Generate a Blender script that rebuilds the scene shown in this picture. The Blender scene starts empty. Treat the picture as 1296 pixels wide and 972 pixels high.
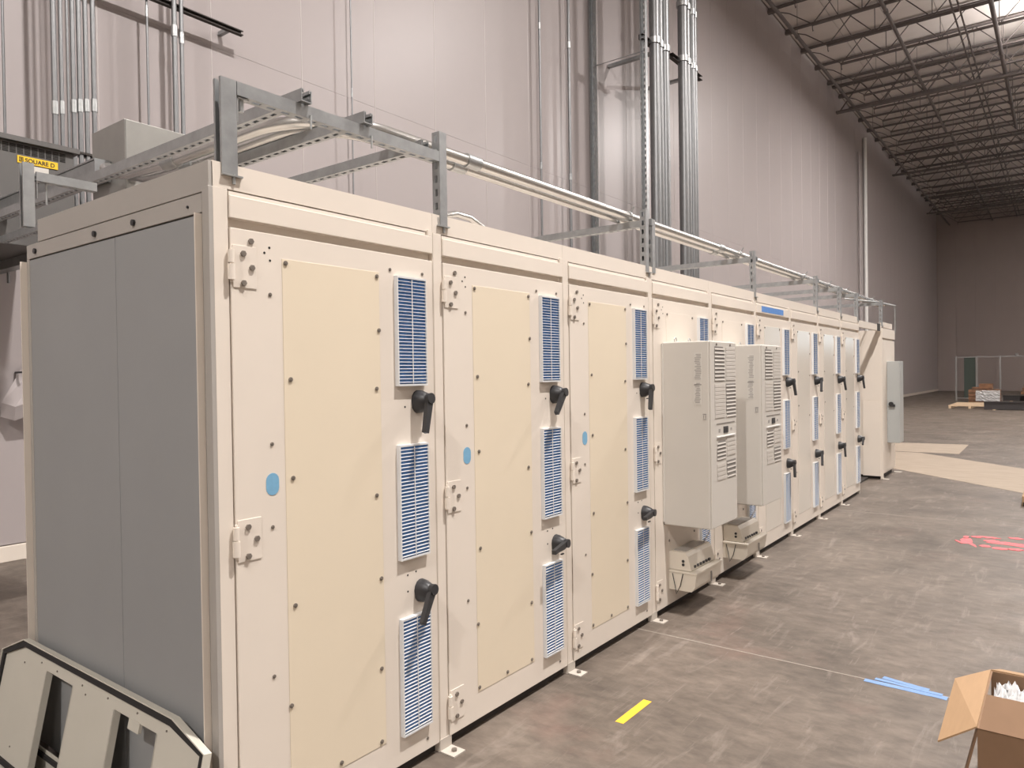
import bpy, math, random
from mathutils import Vector, Matrix
random.seed(7)
SC = bpy.context.scene
COL = SC.collection
PI = math.pi

# ------------------------------------------------------------------ camera
cam_d = bpy.data.cameras.new('camera')
cam = bpy.data.objects.new('camera', cam_d); COL.objects.link(cam)
YAW, PITCH, ROLL = 0.6498, -0.0116, -0.0145
F = Vector((math.cos(YAW)*math.cos(PITCH), math.sin(YAW)*math.cos(PITCH), math.sin(PITCH)))
R_ = F.cross(Vector((0, 0, 1))).normalized(); U_ = R_.cross(F)
c_, s_ = math.cos(ROLL), math.sin(ROLL)
R2 = R_*c_ + U_*s_; U2 = R_*(-s_) + U_*c_
m = Matrix((R2, U2, -F)).transposed().to_4x4()
m.translation = Vector((-1.2948, -2.2285, 1.6826))
cam.matrix_world = m
cam_d.sensor_fit = 'HORIZONTAL'; cam_d.sensor_width = 36.0
cam_d.lens = 920.26/1296*36.0
cam_d.clip_start = 0.02; cam_d.clip_end = 300
SC.camera = cam

# ------------------------------------------------------------------ world, lamps, exposure
w = bpy.data.worlds.new('world'); SC.world = w; w.use_nodes = True
w.node_tree.nodes['Background'].inputs[0].default_value = (0.55, 0.6, 0.7, 1)
w.node_tree.nodes['Background'].inputs[1].default_value = 0.3
SC.view_settings.view_transform = 'Standard'
SC.view_settings.look = 'None'
SC.view_settings.gamma = 1.0
SC.view_settings.use_curve_mapping = False
SC.view_settings.exposure = -1.15
LAMP_COL = (1.0, 0.955, 0.925)
# high bay lamps, near row then the added outer row: x, y, watts, uplight factor
LAMPS = [(-10.4, -3.6, 3700, .2), (2.4, -4.0, 4900, .12), (15.3, -3.5, 2900, .3), (28.2, -3.0, 4000, .42),
         (-10.4, -12.5, 700, .5), (2.4, -12.5, 150, 1.0), (15.3, -12.5, 300, 1.5), (28.2, -12.5, 1500, 5.0), (41.1, -12.5, 1400, 9), (54.0, -12.5, 350, 30)]
LAMP_Z = 12.45

ORD = ['first', 'second', 'third', 'fourth', 'fifth', 'sixth', 'seventh', 'eighth', 'ninth', 'tenth', 'eleventh', 'twelfth', 'thirteenth', 'fourteenth', 'fifteenth', 'sixteenth', 'seventeenth', 'eighteenth', 'nineteenth', 'twentieth', 'twenty-first', 'twenty-second', 'twenty-third']
# ------------------------------------------------------------------ materials
def mat(name, col, rough=0.5, metal=0.0, var=0.0, scale=6.0, bump=0.0, bscale=60.0, spec=0.5, stretch=None, col2=None, coat=0.0):
    m = bpy.data.materials.new(name); m.use_nodes = True
    nt = m.node_tree; b = nt.nodes['Principled BSDF']
    b.inputs['Roughness'].default_value = rough
    b.inputs['Metallic'].default_value = metal
    b.inputs['Specular IOR Level'].default_value = spec
    b.inputs['Coat Weight'].default_value = coat
    b.inputs['Base Color'].default_value = (*col, 1)
    tc = nt.nodes.new('ShaderNodeTexCoord'); mp = nt.nodes.new('ShaderNodeMapping')
    nt.links.new(tc.outputs['Object'], mp.inputs[0])
    if stretch: mp.inputs['Scale'].default_value = stretch
    if var or col2:
        n = nt.nodes.new('ShaderNodeTexNoise'); n.inputs['Scale'].default_value = scale; n.inputs['Detail'].default_value = 6
        n.inputs['Roughness'].default_value = .6
        nt.links.new(mp.outputs[0], n.inputs['Vector'])
        r = nt.nodes.new('ShaderNodeValToRGB')
        r.color_ramp.elements[0].position = .3; r.color_ramp.elements[1].position = .7
        c2 = col2 if col2 else tuple(min(1, c*(1+var)) for c in col)
        c1 = col if col2 else tuple(c*(1-var) for c in col)
        r.color_ramp.elements[0].color = (*c1, 1); r.color_ramp.elements[1].color = (*c2, 1)
        nt.links.new(n.outputs[0], r.inputs[0]); nt.links.new(r.outputs[0], b.inputs['Base Color'])
    if bump:
        n2 = nt.nodes.new('ShaderNodeTexNoise'); n2.inputs['Scale'].default_value = bscale; n2.inputs['Detail'].default_value = 3
        nt.links.new(mp.outputs[0], n2.inputs['Vector'])
        bp = nt.nodes.new('ShaderNodeBump'); bp.inputs['Strength'].default_value = bump; bp.inputs['Distance'].default_value = .004
        nt.links.new(n2.outputs[0], bp.inputs['Height']); nt.links.new(bp.outputs[0], b.inputs['Normal'])
    return m

def s(r, g, b):
    f = lambda v: (v/255/12.92 if v/255 <= .04045 else ((v/255+.055)/1.055)**2.4)
    return (f(r), f(g), f(b))

M = {}
M['cream'] = mat('cream_paint', s(222, 212, 200), .42, var=.015, scale=3, bump=.05, bscale=400)
M['panel'] = mat('ivory_panel', s(222, 209, 187), .40, var=.012, scale=2, coat=.0)
M['gloss_panel'] = mat('gloss_white_panel', s(214, 207, 196), .2, var=.01, scale=2)
M['greyside'] = mat('grey_side_paint', s(146, 147, 147), .55, var=.03, scale=1.5, bump=.05, bscale=300)
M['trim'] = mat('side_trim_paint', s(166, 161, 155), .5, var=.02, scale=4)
M['dark'] = mat('dark_shade_and_steel', s(62, 57, 54), .8)  # dark steel parts, and the painted shade under the cabinets
M['grille'] = mat('grille_plastic', s(212, 213, 214), .45)
M['filter'] = mat('blue_filter_foam', s(84, 126, 184), .9, var=.15, scale=40)
M['white'] = mat('white_plastic', s(232, 231, 228), .4)
M['black'] = mat('black_plastic', s(42, 42, 44), .42, bump=.1, bscale=200)
M['rubber'] = mat('black_rubber', s(38, 36, 36), .8)
M['galv'] = mat('galvanised_steel', s(176, 178, 178), .38, metal=.85, var=.12, scale=14, stretch=(1, 1, 1))
M['galv2'] = mat('galvanised_strut', s(158, 160, 161), .42, metal=.65, var=.14, scale=12)
M['conduit'] = mat('conduit_steel', s(196, 195, 192), .27, metal=.9, var=.05, scale=9)
M['screw'] = mat('screw_steel', s(128, 120, 112), .35, metal=.35)
M['hole'] = mat('drilled_hole', s(40, 38, 36), .9)
M['sticker'] = mat('blue_sticker', s(118, 168, 200), .5, var=.05, scale=60)
M['btape'] = mat('blue_masking_tape', s(84, 132, 196), .7, var=.06, scale=30)
M['btape2'] = mat('blue_floor_tape', s(112, 142, 184), .7, var=.10, scale=30)
M['ytape'] = mat('yellow_tape', s(236, 186, 52), .6, var=.05, scale=30)
M['pink'] = mat('pink_spray_paint', s(214, 106, 110), .8, var=.15, scale=25)
M['ac'] = mat('air_conditioner_paint', s(198, 193, 185), .5, var=.01, scale=4, bump=.15, bscale=500)
M['acdark'] = mat('louvre_shade', s(128, 123, 118), .8)
M['acslat'] = mat('louvre_slat', s(190, 184, 176), .5)
M['print'] = mat('grey_print', s(150, 146, 142), .7)
M['paper'] = mat('label_paper', s(200, 196, 189), .6)
M['beige'] = mat('beige_plastic', s(222, 214, 200), .45)
M['xfmr'] = mat('transformer_grey', s(92, 90, 88), .5, var=.03, scale=3)
M['jbox'] = mat('junction_box_steel', s(158, 157, 153), .42, metal=.6, var=.06, scale=5)
M['badge'] = mat('yellow_badge', s(232, 190, 40), .5)
M['wallp'] = mat('insulated_wall_panel', s(166, 158, 157), .38, var=.012, scale=.8, spec=.3)
M['bead'] = mat('sealant_bead', s(178, 170, 168), .3)
M['walld'] = mat('end_wall_paint', s(160, 148, 143), .6, var=.03, scale=.5)
M['joist'] = mat('grey_steel_joist', s(104, 97, 95), .6, var=.05, scale=4)
M['deck'] = mat('ceiling_insulation_facing', s(222, 214, 208), .55, var=.05, scale=1.2, bump=.7, bscale=5, stretch=(1, .35, 1))
M['card'] = mat('cardboard', s(160, 130, 98), .8, var=.05, scale=8, stretch=(1, 8, 1))
M['card2'] = mat('cardboard_shaded', s(128, 100, 76), .8, var=.05, scale=8)  # cardboard darkened for the shaded faces of the box
M['wood'] = mat('pale_pallet_wood', s(205, 180, 150), .8, var=.1, scale=10)
M['brown'] = mat('brown_board_stack', s(120, 86, 62), .8, var=.3, scale=6)
M['blacksteel'] = mat('black_steel_beam', s(52, 48, 48), .5)
M['green'] = mat('green_bonding_wire', s(60, 120, 80), .5)
M['patch'] = mat('pale_floor_patch', s(152, 138, 122), .8, var=.12, scale=3, stretch=(3, .6, 1))
M['fence'] = mat('fence_steel', s(140, 138, 136), .5, metal=.4)
M['meshdark'] = mat('dark_fence_fabric', s(66, 74, 68), .9)
M['leanp'] = mat('stone_white_door_panel', s(198, 194, 182), .5, var=.02, scale=5)
M['disc'] = mat('grey_disconnect_paint', s(170, 172, 170), .35)
M['jointfill'] = mat('pale_joint_filler', s(150, 141, 132), .8, var=.12, scale=20)

def plastic_mat():
    m = mat('clear_wrap', s(225, 225, 225), .12, spec=.8, bump=1.0, bscale=9)
    b = m.node_tree.nodes['Principled BSDF']; b.inputs['Transmission Weight'].default_value = .35
    for n in m.node_tree.nodes:
        if n.type == 'BUMP': n.inputs['Distance'].default_value = .06
    return m
M['wrap'] = plastic_mat()

def floor_mat():
    m = bpy.data.materials.new('stained_concrete'); m.use_nodes = True
    nt = m.node_tree; b = nt.nodes['Principled BSDF']; L = nt.links
    tc = nt.nodes.new('ShaderNodeTexCoord')
    def noise(scale, det, st=(1, 1, 1), rot=0.0, dist=0.0):
        mp = nt.nodes.new('ShaderNodeMapping'); mp.inputs['Scale'].default_value = st; mp.inputs['Rotation'].default_value = (0, 0, rot)
        L.new(tc.outputs['Object'], mp.inputs[0])
        n = nt.nodes.new('ShaderNodeTexNoise'); n.inputs['Scale'].default_value = scale; n.inputs['Detail'].default_value = det
        n.inputs['Roughness'].default_value = .62; n.inputs['Distortion'].default_value = dist
        L.new(mp.outputs[0], n.inputs['Vector']); return n.outputs[0]
    def ramp(src, p0, c0, p1, c1):
        r = nt.nodes.new('ShaderNodeValToRGB'); e = r.color_ramp.elements
        e[0].position = p0; e[1].position = p1; e[0].color = (*c0, 1); e[1].color = (*c1, 1)
        L.new(src, r.inputs[0]); return r.outputs[0]
    def mix(fac, a, bb, mode='MIX', f=None):
        x = nt.nodes.new('ShaderNodeMix'); x.data_type = 'RGBA'; x.blend_type = mode
        if fac is not None: L.new(fac, x.inputs[0])
        else: x.inputs[0].default_value = f
        L.new(a, x.inputs[6]); L.new(bb, x.inputs[7]); return x.outputs[2]
    base = ramp(noise(1.1, 8, dist=.4), .3, s(86, 78, 71), .72, s(117, 107, 98))
    fine = ramp(noise(14, 8, (1, .5, 1), .5), .35, (.74, .725, .71), .7, (1.17, 1.16, 1.14))
    c = mix(None, base, fine, 'MULTIPLY', 1.0)
    streak = ramp(noise(3.2, 7, (.6, 3.2, 1), .45, .8), .56, (0, 0, 0), .78, (.55, .55, .55))
    pale = nt.nodes.new('ShaderNodeRGB'); pale.outputs[0].default_value = (*s(150, 140, 131), 1)
    c = mix(streak, c, pale.outputs[0])
    scratch = ramp(noise(9, 4, (.35, 4.5, 1), -.6, 1.5), .64, (0, 0, 0), .76, (.42, .42, .42))
    c = mix(scratch, c, pale.outputs[0])
    pinkf = ramp(noise(.9, 5, dist=.2), .60, (0, 0, 0), .78, (.35, .35, .35))
    pk = nt.nodes.new('ShaderNodeRGB'); pk.outputs[0].default_value = (*s(140, 108, 98), 1)
    c = mix(pinkf, c, pk.outputs[0])
    L.new(c, b.inputs['Base Color'])
    b.inputs['Specular IOR Level'].default_value = .35
    L.new(ramp(noise(2, 6), .3, (.42,)*3, .7, (.62,)*3), b.inputs['Roughness'])
    bp = nt.nodes.new('ShaderNodeBump'); bp.inputs['Strength'].default_value = .12; bp.inputs['Distance'].default_value = .01
    L.new(noise(30, 5), bp.inputs['Height']); L.new(bp.outputs[0], b.inputs['Normal'])
    return m
M['floor'] = floor_mat()
M['bracket'] = mat('bracket_paint', s(186, 178, 168), .6)  # even muted off-white for the floor brackets
M['dullpipe'] = mat('dull_steel_conduit', s(128, 129, 130), .42, metal=.75, var=.06, scale=9)

def emit_mat():
    m = bpy.data.materials.new('lamp_lens'); m.use_nodes = True
    b = m.node_tree.nodes['Principled BSDF']
    b.inputs['Base Color'].default_value = (.9, .9, .9, 1)
    b.inputs['Emission Color'].default_value = (*LAMP_COL, 1); b.inputs['Emission Strength'].default_value = 6
    return m
M['lens'] = emit_mat()

# ------------------------------------------------------------------ mesh builder
class MB:
    def __init__(self): self.v = []; self.f = []; self.sm = []
    def _add(self, vs, fs, smooth=False):
        o = len(self.v); self.v += [tuple(a) for a in vs]
        self.f += [tuple(o+i for i in f) for f in fs]; self.sm += [smooth]*len(fs)
        return self
    def box(self, x0, x1, y0, y1, z0, z1, mtx=None):
        vs = [Vector(p) for p in ((x0,y0,z0),(x1,y0,z0),(x1,y1,z0),(x0,y1,z0),(x0,y0,z1),(x1,y0,z1),(x1,y1,z1),(x0,y1,z1))]
        if mtx: vs = [mtx @ p for p in vs]
        return self._add(vs, [(0,3,2,1),(4,5,6,7),(0,1,5,4),(1,2,6,5),(2,3,7,6),(3,0,4,7)])
    def prism(self, pts, n, smooth=False):
        """pts: outline of 3D points, n: extrusion vector"""
        n = Vector(n); a = [Vector(p) for p in pts]; k = len(a)
        vs = a + [p+n for p in a]
        fs = [tuple(range(k))[::-1], tuple(range(k, 2*k))]
        self._add(vs, fs)
        return self._add(vs, [(i, (i+1) % k, k+(i+1) % k, k+i) for i in range(k)], smooth)
    def tube(self, path, r, seg=12, cap=True):
        P = [Vector(p) for p in path]; rings = []; vs = []
        rr = r if isinstance(r, (list, tuple)) else [r]*len(P)
        up = None
        for i, p in enumerate(P):
            t = ((P[i+1]-p) if i == 0 else (p-P[i-1]) if i == len(P)-1 else (P[i+1]-P[i-1])).normalized()
            if up is None: up = Vector((0, 0, 1)) if abs(t.z) < .9 else Vector((1, 0, 0))
            a = t.cross(up).normalized(); b = a.cross(t).normalized(); up = b
            for k in range(seg):
                th = 2*PI*k/seg; vs.append(p + (a*math.cos(th)+b*math.sin(th))*rr[i])
        n = len(P)
        self._add(vs, [(i*seg+k, i*seg+(k+1) % seg, (i+1)*seg+(k+1) % seg, (i+1)*seg+k) for i in range(n-1) for k in range(seg)], True)
        if cap:
            self._add(vs[:seg], [tuple(range(seg))[::-1]]); self._add(vs[-seg:], [tuple(range(seg))])
        return self
    def strut(self, a, b, up, w=.046, t=.004, slots=True, h=None, pitch=.058, sl=.032, sw=.016, closed_end=False):
        """C channel from a to b; `up` points from slotted web to the open side"""
        h = h or w
        a = Vector(a); b = Vector(b); X = (b-a); L = X.length; X.normalize(); Z = Vector(up).normalized(); Y = Z.cross(X)
        mt = Matrix((X, Y, Z)).transposed().to_4x4(); mt.translation = a
        if slots:
            self.box(0, L, -w/2, -sw/2, 0, t, mt); self.box(0, L, sw/2, w/2, 0, t, mt)
            n = max(1, int(L/pitch)); p = L/n; x = 0
            for i in range(n+1):
                xc = i*p; x0 = max(0, xc-(p-sl)/2); x1 = min(L, xc+(p-sl)/2)
                self.box(x0, x1, -sw/2, sw/2, 0, t, mt)
        else: self.box(0, L, -w/2, w/2, 0, t, mt)
        for sgn in (-1, 1):
            y0, y1 = sorted((sgn*w/2, sgn*(w/2-t)))
            self.box(0, L, y0, y1, t, h, mt)
            y0, y1 = sorted((sgn*(w/2-t), sgn*(w/2-.011)))
            self.box(0, L, y0, y1, h-t, h, mt)
            y0, y1 = sorted((sgn*(w/2-.011+t), sgn*(w/2-.011)))
            self.box(0, L, y0, y1, h-.012, h-t, mt)
        return self
    def mesh(self, name, mt):
        me = bpy.data.meshes.new(name); me.from_pydata(self.v, [], self.f); me.update()
        me.polygons.foreach_set('use_smooth', self.sm); me.materials.append(mt); return me

def obj(name, mb, mt, parent=None, loc=None, bevel=0, kind=None, label=None):
    me = mb if isinstance(mb, bpy.types.Mesh) else mb.mesh(name, mt)
    o = bpy.data.objects.new(name, me); COL.objects.link(o)
    if parent: o.parent = parent
    if loc: o.location = loc
    if bevel:
        bv = o.modifiers.new('bevel', 'BEVEL'); bv.width = bevel; bv.segments = 2; bv.limit_method = 'ANGLE'
    if kind: o['kind'] = kind
    if label: o['label'] = label
    return o
def thing(name, label, cat, loc=(0, 0, 0), group=None):
    o = bpy.data.objects.new(name, None); COL.objects.link(o); o.location = loc; o.empty_display_size = .1
    o['label'] = label; o['category'] = cat
    if group: o['group'] = group
    return o
def tag(o, label, cat, group=None):
    o['label'] = label; o['category'] = cat
    if group: o['group'] = group
    return o
def copy_tree(o, parent=None):
    c = o.copy(); COL.objects.link(c)
    if parent: c.parent = parent
    for ch in list(o.children): copy_tree(ch, c)
    return c
def cyl(c, r, n, seg=10):
    c = Vector(c); return MB().tube([c, c+Vector(n)], r, seg)

# ------------------------------------------------------------------ setting
YW, XE, ZC = 5.7, 64.5, 13.95
XL, YF = -14.0, -19.0
fl = obj('floor', MB().box(XL, XE+.2, YF, YW+.2, -.2, 0), M['floor'], kind='structure')
for (x, a, b_) in ((3.0, YF, YW), (8.08, YF, YW), (13.3, YF, YW), (18.6, YF, YW), (-2.3, YF, YW)):
    obj('control_joint', MB().box(x-.0045, x+.0045, a, b_, -.001, .0012), M['jointfill'], fl)
# wall_back made of insulated metal panels
wb = obj('wall_back', MB().box(XL, XE, YW+.03, YW+.2, 0, ZC+.3), M['walld'], kind='structure')
PW, SEAM = 1.27, 5.59
def wpanel(z0, z1): return MB().box(.004, PW-.004, 0, .035, z0, z1).mesh('panel', M['wallp'])
plow, phigh = wpanel(.16, SEAM-.0015), wpanel(SEAM+.0015, ZC)
bead = MB().tube([(0, 0, .16), (0, 0, ZC)], .009, 8, False).mesh('sealant_bead', M['bead'])
rest = MB()
x = 4.69-PW*14
i = 0
while x < XE-PW:
    if x < 33:
        obj('panel', plow, None, wb, (x, YW, 0)); obj('panel', phigh, None, wb, (x, YW, 0))
        obj('sealant_bead', bead, None, wb, (x, YW+.003, 0))
    else:
        rest.box(x+.004, x+PW-.004, YW, YW+.035, .16, SEAM-.0015); rest.box(x+.004, x+PW-.004, YW, YW+.035, SEAM+.0015, ZC)
    x += PW
obj('far_panels', rest, M['wallp'], wb, kind='stuff')
obj('baseboard_back', MB().box(XL, XE, YW-.02, YW+.03, 0, .15), M['cream'], kind='structure', bevel=.006)
we = obj('wall_right', MB().box(XE+.03, XE+.2, YF, YW+.2, 0, ZC+.3), M['walld'], kind='structure')
pe = MB().box(0, .035, .006, 1.262, 0, ZC).mesh('panel', M['walld'])
y = YW-PW
while y > YF:
    obj('panel', pe, None, we, (XE-.005, y, 0)); y -= PW
obj('wall_left', MB().box(XL-.2, XL, YF, YW+.2, 0, ZC+.3), M['trim'], kind='structure')
obj('wall_front', MB().box(XL, XE, YF-.2, YF, 0, ZC+.3), M['trim'], kind='structure')
ce = obj('ceiling', MB().box(XL, XE, YF, YW, ZC+.12, ZC+.3), M['deck'], kind='structure')
ds = MB().box(XL, XE, .008, 1.492, 0, .03).mesh('deck_strip', M['deck'])
y = YW-1.5
while y > YF:
    obj('deck_strip', ds, None, ce, (0, y, ZC+.05)); y -= 1.5

# unseen window assumed on the end wall, added for the doors' cool sheen
M['glow_pane'] = emit_mat(); M['glow_pane'].name = 'added_glow_pane'
_b = M['glow_pane'].node_tree.nodes['Principled BSDF']; _b.inputs['Emission Color'].default_value = (.72, .9, 1, 1); _b.inputs['Emission Strength'].default_value = 6
wn = obj('added_window_1', MB().box(XE-.10, XE-.01, -17.4, -11.0, 3.6, 3.7).box(XE-.10, XE-.01, -17.4, -11.0, 6.3, 6.4).box(XE-.1, XE-.01, -17.4, -17.3, 3.7, 6.3).box(XE-.1, XE-.01, -11.1, -11.0, 3.7, 6.3), M['white'], kind='structure')
for k in range(4): obj('pane', MB().box(XE-.06, XE-.04, -17.3+1.55*k+.02, -17.3+1.55*(k+1)-.02, 3.7, 6.3), M['glow_pane'], wn)
# ------------------------------------------------------------------ roof joists
ZT, ZB = ZC-.02, 12.97
def make_joist():
    t = thing('roof_joist', 'grey open-web steel roof joist spanning away from the panelled wall', 'joist', (0, 0, 0), 'open-web roof joists under the ceiling deck')
    ye = -13.5
    obj('top_chord', MB().box(-.07, -.012, ye, YW-.02, ZT-.06, ZT).box(.012, .07, ye, YW-.02, ZT-.06, ZT), M['joist'], t)
    obj('bottom_chord', MB().box(-.06, -.01, ye, 4.30, ZB, ZB+.055).box(.01, .06, ye, 4.30, ZB, ZB+.055), M['joist'], t)
    obj('bearing_seat', MB().box(-.07, .07, YW-.28, YW, ZT-.16, ZT-.06), M['joist'], t)
    obj('end_bar', MB().tube([(0, YW-.18, ZT-.12), (0, 5.0, ZT-.35), (0, 4.25, ZB+.03)], .018, 6), M['joist'], t)
    obj('clamp', MB().tube([(0, 4.27, ZB), (0, 4.27, ZB-.12), (.05, 4.27, ZB-.17), (.1, 4.27, ZB-.12)], .014, 6), M['joist'], t)
    dg = MB().tube([(0, 0, ZB+.03), (0, .84, ZT-.04)], .019, 6).mesh('web_bar', M['joist'])
    dg2 = MB().tube([(0, 0, ZB+.03), (0, -.84, ZT-.04)], .019, 6).mesh('web_bar', M['joist'])
    vt = MB().tube([(0, 0, ZB+.03), (0, 0, ZT-.04)], .014, 6).mesh('web_upright', M['joist'])
    y = 4.28; k = 0
    while y > ye:
        if k > 0: obj('web_bar', dg, None, t, (0, y, 0)); obj('web_upright', vt, None, t, (0, y, 0))
        obj('web_bar', dg2, None, t, (0, y, 0)); y -= 1.68 if k else 1.5; k += 1
    return t
j0 = make_joist(); first = True
for k in range(-1, 22):
    x = 23.75 + 1.935*k
    j = j0 if first else copy_tree(j0); first = False
    j.location = (x, 0, 0); j['label'] = 'grey open-web roof joist, %s counted from the camera end' % ORD[k+1]
for gi, gx in enumerate((18.9, 31.9, 44.6, 57.4)):
    lab = ['grey steel roof girder nearest the camera', 'heavy dark roof girder crossing just before the white wall conduit', 'heavy dark roof girder halfway to the end wall', 'grey roof girder closest to the dark end wall'][gi]
    t = thing('roof_girder', lab, 'girder', (gx, 0, 0), 'roof girders')
    obj('bottom_flange', MB().box(-.11, .11, -14, 5.45, 12.62, 12.70), M['joist'], t)
    obj('top_flange', MB().box(-.11, .11, -14, 5.6, ZT-.2, ZT-.12), M['joist'], t)
    mb = MB(); y = 5.3
    while y > -14: mb.tube([(0, y, 12.7), (0, y-.8, ZT-.2)], .03, 6); mb.tube([(0, y-.8, ZT-.2), (0, y-1.6, 12.7)], .03, 6); y -= 1.6
    obj('lattice', mb, M['joist'], t, kind='stuff')
for (py, pz, r, x0, x1, lab) in ((4.82, 12.86, .06, 16, 64.3, 'dark ceiling pipe nearest the panelled wall'),
                                (2.15, 12.86, .06, 16, 38.4, 'thick dark ceiling pipe second from the wall, nearer length'),
                                (2.02, 12.86, .055, 38.9, 64.3, 'dark ceiling pipe second from the wall, farther length'),
                                (.50, 12.9, .028, 16, 64.3, 'thin ceiling pipe, left one of the close pair'),
                                (.32, 12.9, .028, 16, 64.3, 'thin ceiling pipe, right one of the close pair'),
                                (-.50, 12.86, .07, 16, 40, 'thick dark ceiling pipe beside the hazy lamp glow'),
                                (3.55, 13.2, .014, 16, 44, 'hair-thin ceiling rod running just inside the joist ends')):
    mb = MB().tube([(x0, py, pz), (x1, py, pz)], r, 8)
    o = thing('ceiling_pipe', lab, 'pipe', (0, 0, 0)); obj('tube', mb, M['joist'], o)
    hme = MB().tube([(0, py, pz), (0, py, ZT)], .008, 5).tube([(-.06, py, pz), (.06, py, pz)], r*1.25, 8).mesh('hanger', M['joist'])
    for xx in range(int(x0)+2, int(x1), 6): obj('hanger', hme, None, o, (xx, 0, 0))

# lamps: high bay fixtures with area lights; outer row and uplights added as fill
for li, (lx, ly, pw, upf) in enumerate(LAMPS):
    t = thing('high_bay_lamp', 'high bay ceiling lamp outside the picture, %s of its row, %s row' % (ORD[li % 4 if li < 8 else li-4], 'near' if li < 4 else 'added outer'), 'lamp', (lx, ly, LAMP_Z), 'high bay lamps')
    obj('housing', MB().box(-.6, .6, -.2, .2, .02, .12), M['white'], t, bevel=.01)
    obj('lens', MB().box(-.57, .57, -.17, .17, .005, .02), M['lens'], t)
    obj('hanging_chain', MB().tube([(-.5, 0, .12), (-.5, 0, 1.4)], .006, 5).tube([(.5, 0, .12), (.5, 0, 1.4)], .006, 5), M['joist'], t)
    up = bpy.data.lights.new('added_uplight', 'AREA'); up.shape = 'RECTANGLE'; up.size = 1.1; up.size_y = .34
    up.energy = pw*upf; up.color = LAMP_COL  # upward light added to brighten the ceiling deck
    uo = bpy.data.objects.new('added_uplight', up); COL.objects.link(uo); uo.parent = t; uo.location = (0, 0, .13); uo.rotation_euler = (PI, 0, 0)
    ld = bpy.data.lights.new('high_bay_light', 'AREA'); ld.shape = 'RECTANGLE'; ld.size = .6; ld.size_y = .22
    ld.energy = pw; ld.color = LAMP_COL
    lo = bpy.data.objects.new('high_bay_light', ld); COL.objects.link(lo); lo.parent = t; lo.location = (0, 0, -.002)

# ------------------------------------------------------------------ electrical cabinets
PITCHW = 1.05
XD0, XD1 = .0865, 1.0655
GR = ((1.645, 2.106), (.912, 1.397), (.170, .665))
def grille_parts(t, singly):
    """three louvred filter grilles with blue foam"""
    for (z0, z1) in GR:
        gx0, gx1 = .832, 1.004; h = z1-z0
        fr = MB()
        for a in ((gx0, gx0+.005, z0, z1), (gx1-.003, gx1, z0, z1), (gx0+.005, gx1-.003, z0, z0+.008), (gx0+.005, gx1-.003, z1-.008, z1)):
            fr.box(a[0], a[1], -.021, 0, a[2], a[3])
        fr.box((gx0+gx1)/2-.0022, (gx0+gx1)/2+.0022, -.0210, -.0195, z0+.01, z1-.01)
        g = obj('vent_grille', fr, M['grille'], t)
        obj('filter', MB().box(gx0+.005, gx1-.003, -.0140, 0, z0+.01, z1-.01), M['filter'], g)
        n = 31; p = (h-.022)/n; slat = MB().prism([(gx0+.005, -.0202, 0), (gx0+.005, -.0202, .0019), (gx0+.005, -.0140, .0036), (gx0+.005, -.0140, .0028)], (gx1-gx0-.008, 0, 0))
        if singly:
            me = slat.mesh('slat', M['grille'])
            for k in range(n): obj('slat', me, None, g, (0, 0, z0+.011+p*(k+.25)))
        else:
            al = MB()
            for k in range(n):
                zz = z0+.011+p*(k+.25)
                al.prism([(gx0+.005, -.0202, zz), (gx0+.005, -.0202, zz+.0019), (gx0+.005, -.0140, zz+.0036), (gx0+.005, -.0140, zz+.0028)], (gx1-gx0-.008, 0, 0))
            obj('slats', al, M['grille'], g, kind='stuff')

def handle(parent, z, ang, x=.962):
    """swing handle: tapered housing standing off the door and a lever turned by ang (deg) clockwise to the left"""
    hs = MB(); n = 14; rings = []
    prof = ((0, .036, .040), (-.02, .034, .038), (-.05, .024, .028), (-.056, .018, .022))
    vs = []; 
    for (yy, rx, rz) in prof:
        for k in range(n):
            th = 2*PI*k/n
            vs.append((rx*math.cos(th), yy, rz*math.sin(th)-(.012 if math.sin(th) < 0 else 0)*(1 if yy > -.04 else .4)))
    hs._add(vs, [(i*n+k, (i+1)*n+k, (i+1)*n+(k+1) % n, i*n+(k+1) % n) for i in range(3) for k in range(n)], True)
    hs._add(vs[-n:], [tuple(range(n))])
    h = obj('door_handle', hs, M['black'], parent, (x, -.001, z)); h.scale = (1.1, 1.1, 1.1)
    lv = MB()
    lv.prism([(.016*math.cos(PI*k/8), -.050, .016*math.sin(PI*k/8)+.004) for k in range(9)] + [(-.014, -.05, -.05), (-.011, -.05, -.135), (.009, -.05, -.138), (.013, -.05, -.05)], (0, -.020, 0))
    lv.tube([(0, -.045, 0), (0, -.074, 0)], .021, 14)
    l = obj('lever', lv, M['black'], h, bevel=.003); l.rotation_euler = (math.radians(-6), math.radians(ang), 0)
    obj('latch_tab', MB().box(.008, .03, -.03, -.022, -.062, -.056), M['black'], h)
    return h
screw_me = MB().tube([(0, 0, 0), (0, -.004, 0)], .0085, 10).tube([(0, -.003, 0), (0, -.006, 0)], .0045, 6).mesh('screw', M['screw'])
hole_me = MB().tube([(0, .001, 0), (0, -.0007, 0)], .0045, 8).mesh('hole', M['hole'])
bolt_me = MB().tube([(0, 0, 0), (0, -.007, 0)], .0105, 6).mesh('bolt', M['screw'])
PSCREW = [(.30, 2.098), (.735, 2.094), (.742, 1.875), (.313, 1.68), (.725, 1.637), (.316, 1.323), (.716, 1.204), (.316, .86), (.733, .862), (.292, .503), (.727, .494), (.295, .20), (.514, .200), (.722, .196)]
HOLES = [(.236, 2.145), (.216, 2.125), (.238, 2.10), (.885, 1.556), (.93, 1.553), (.885, .84), (.935, .845), (.885, .77), (.937, .775)]
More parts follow.
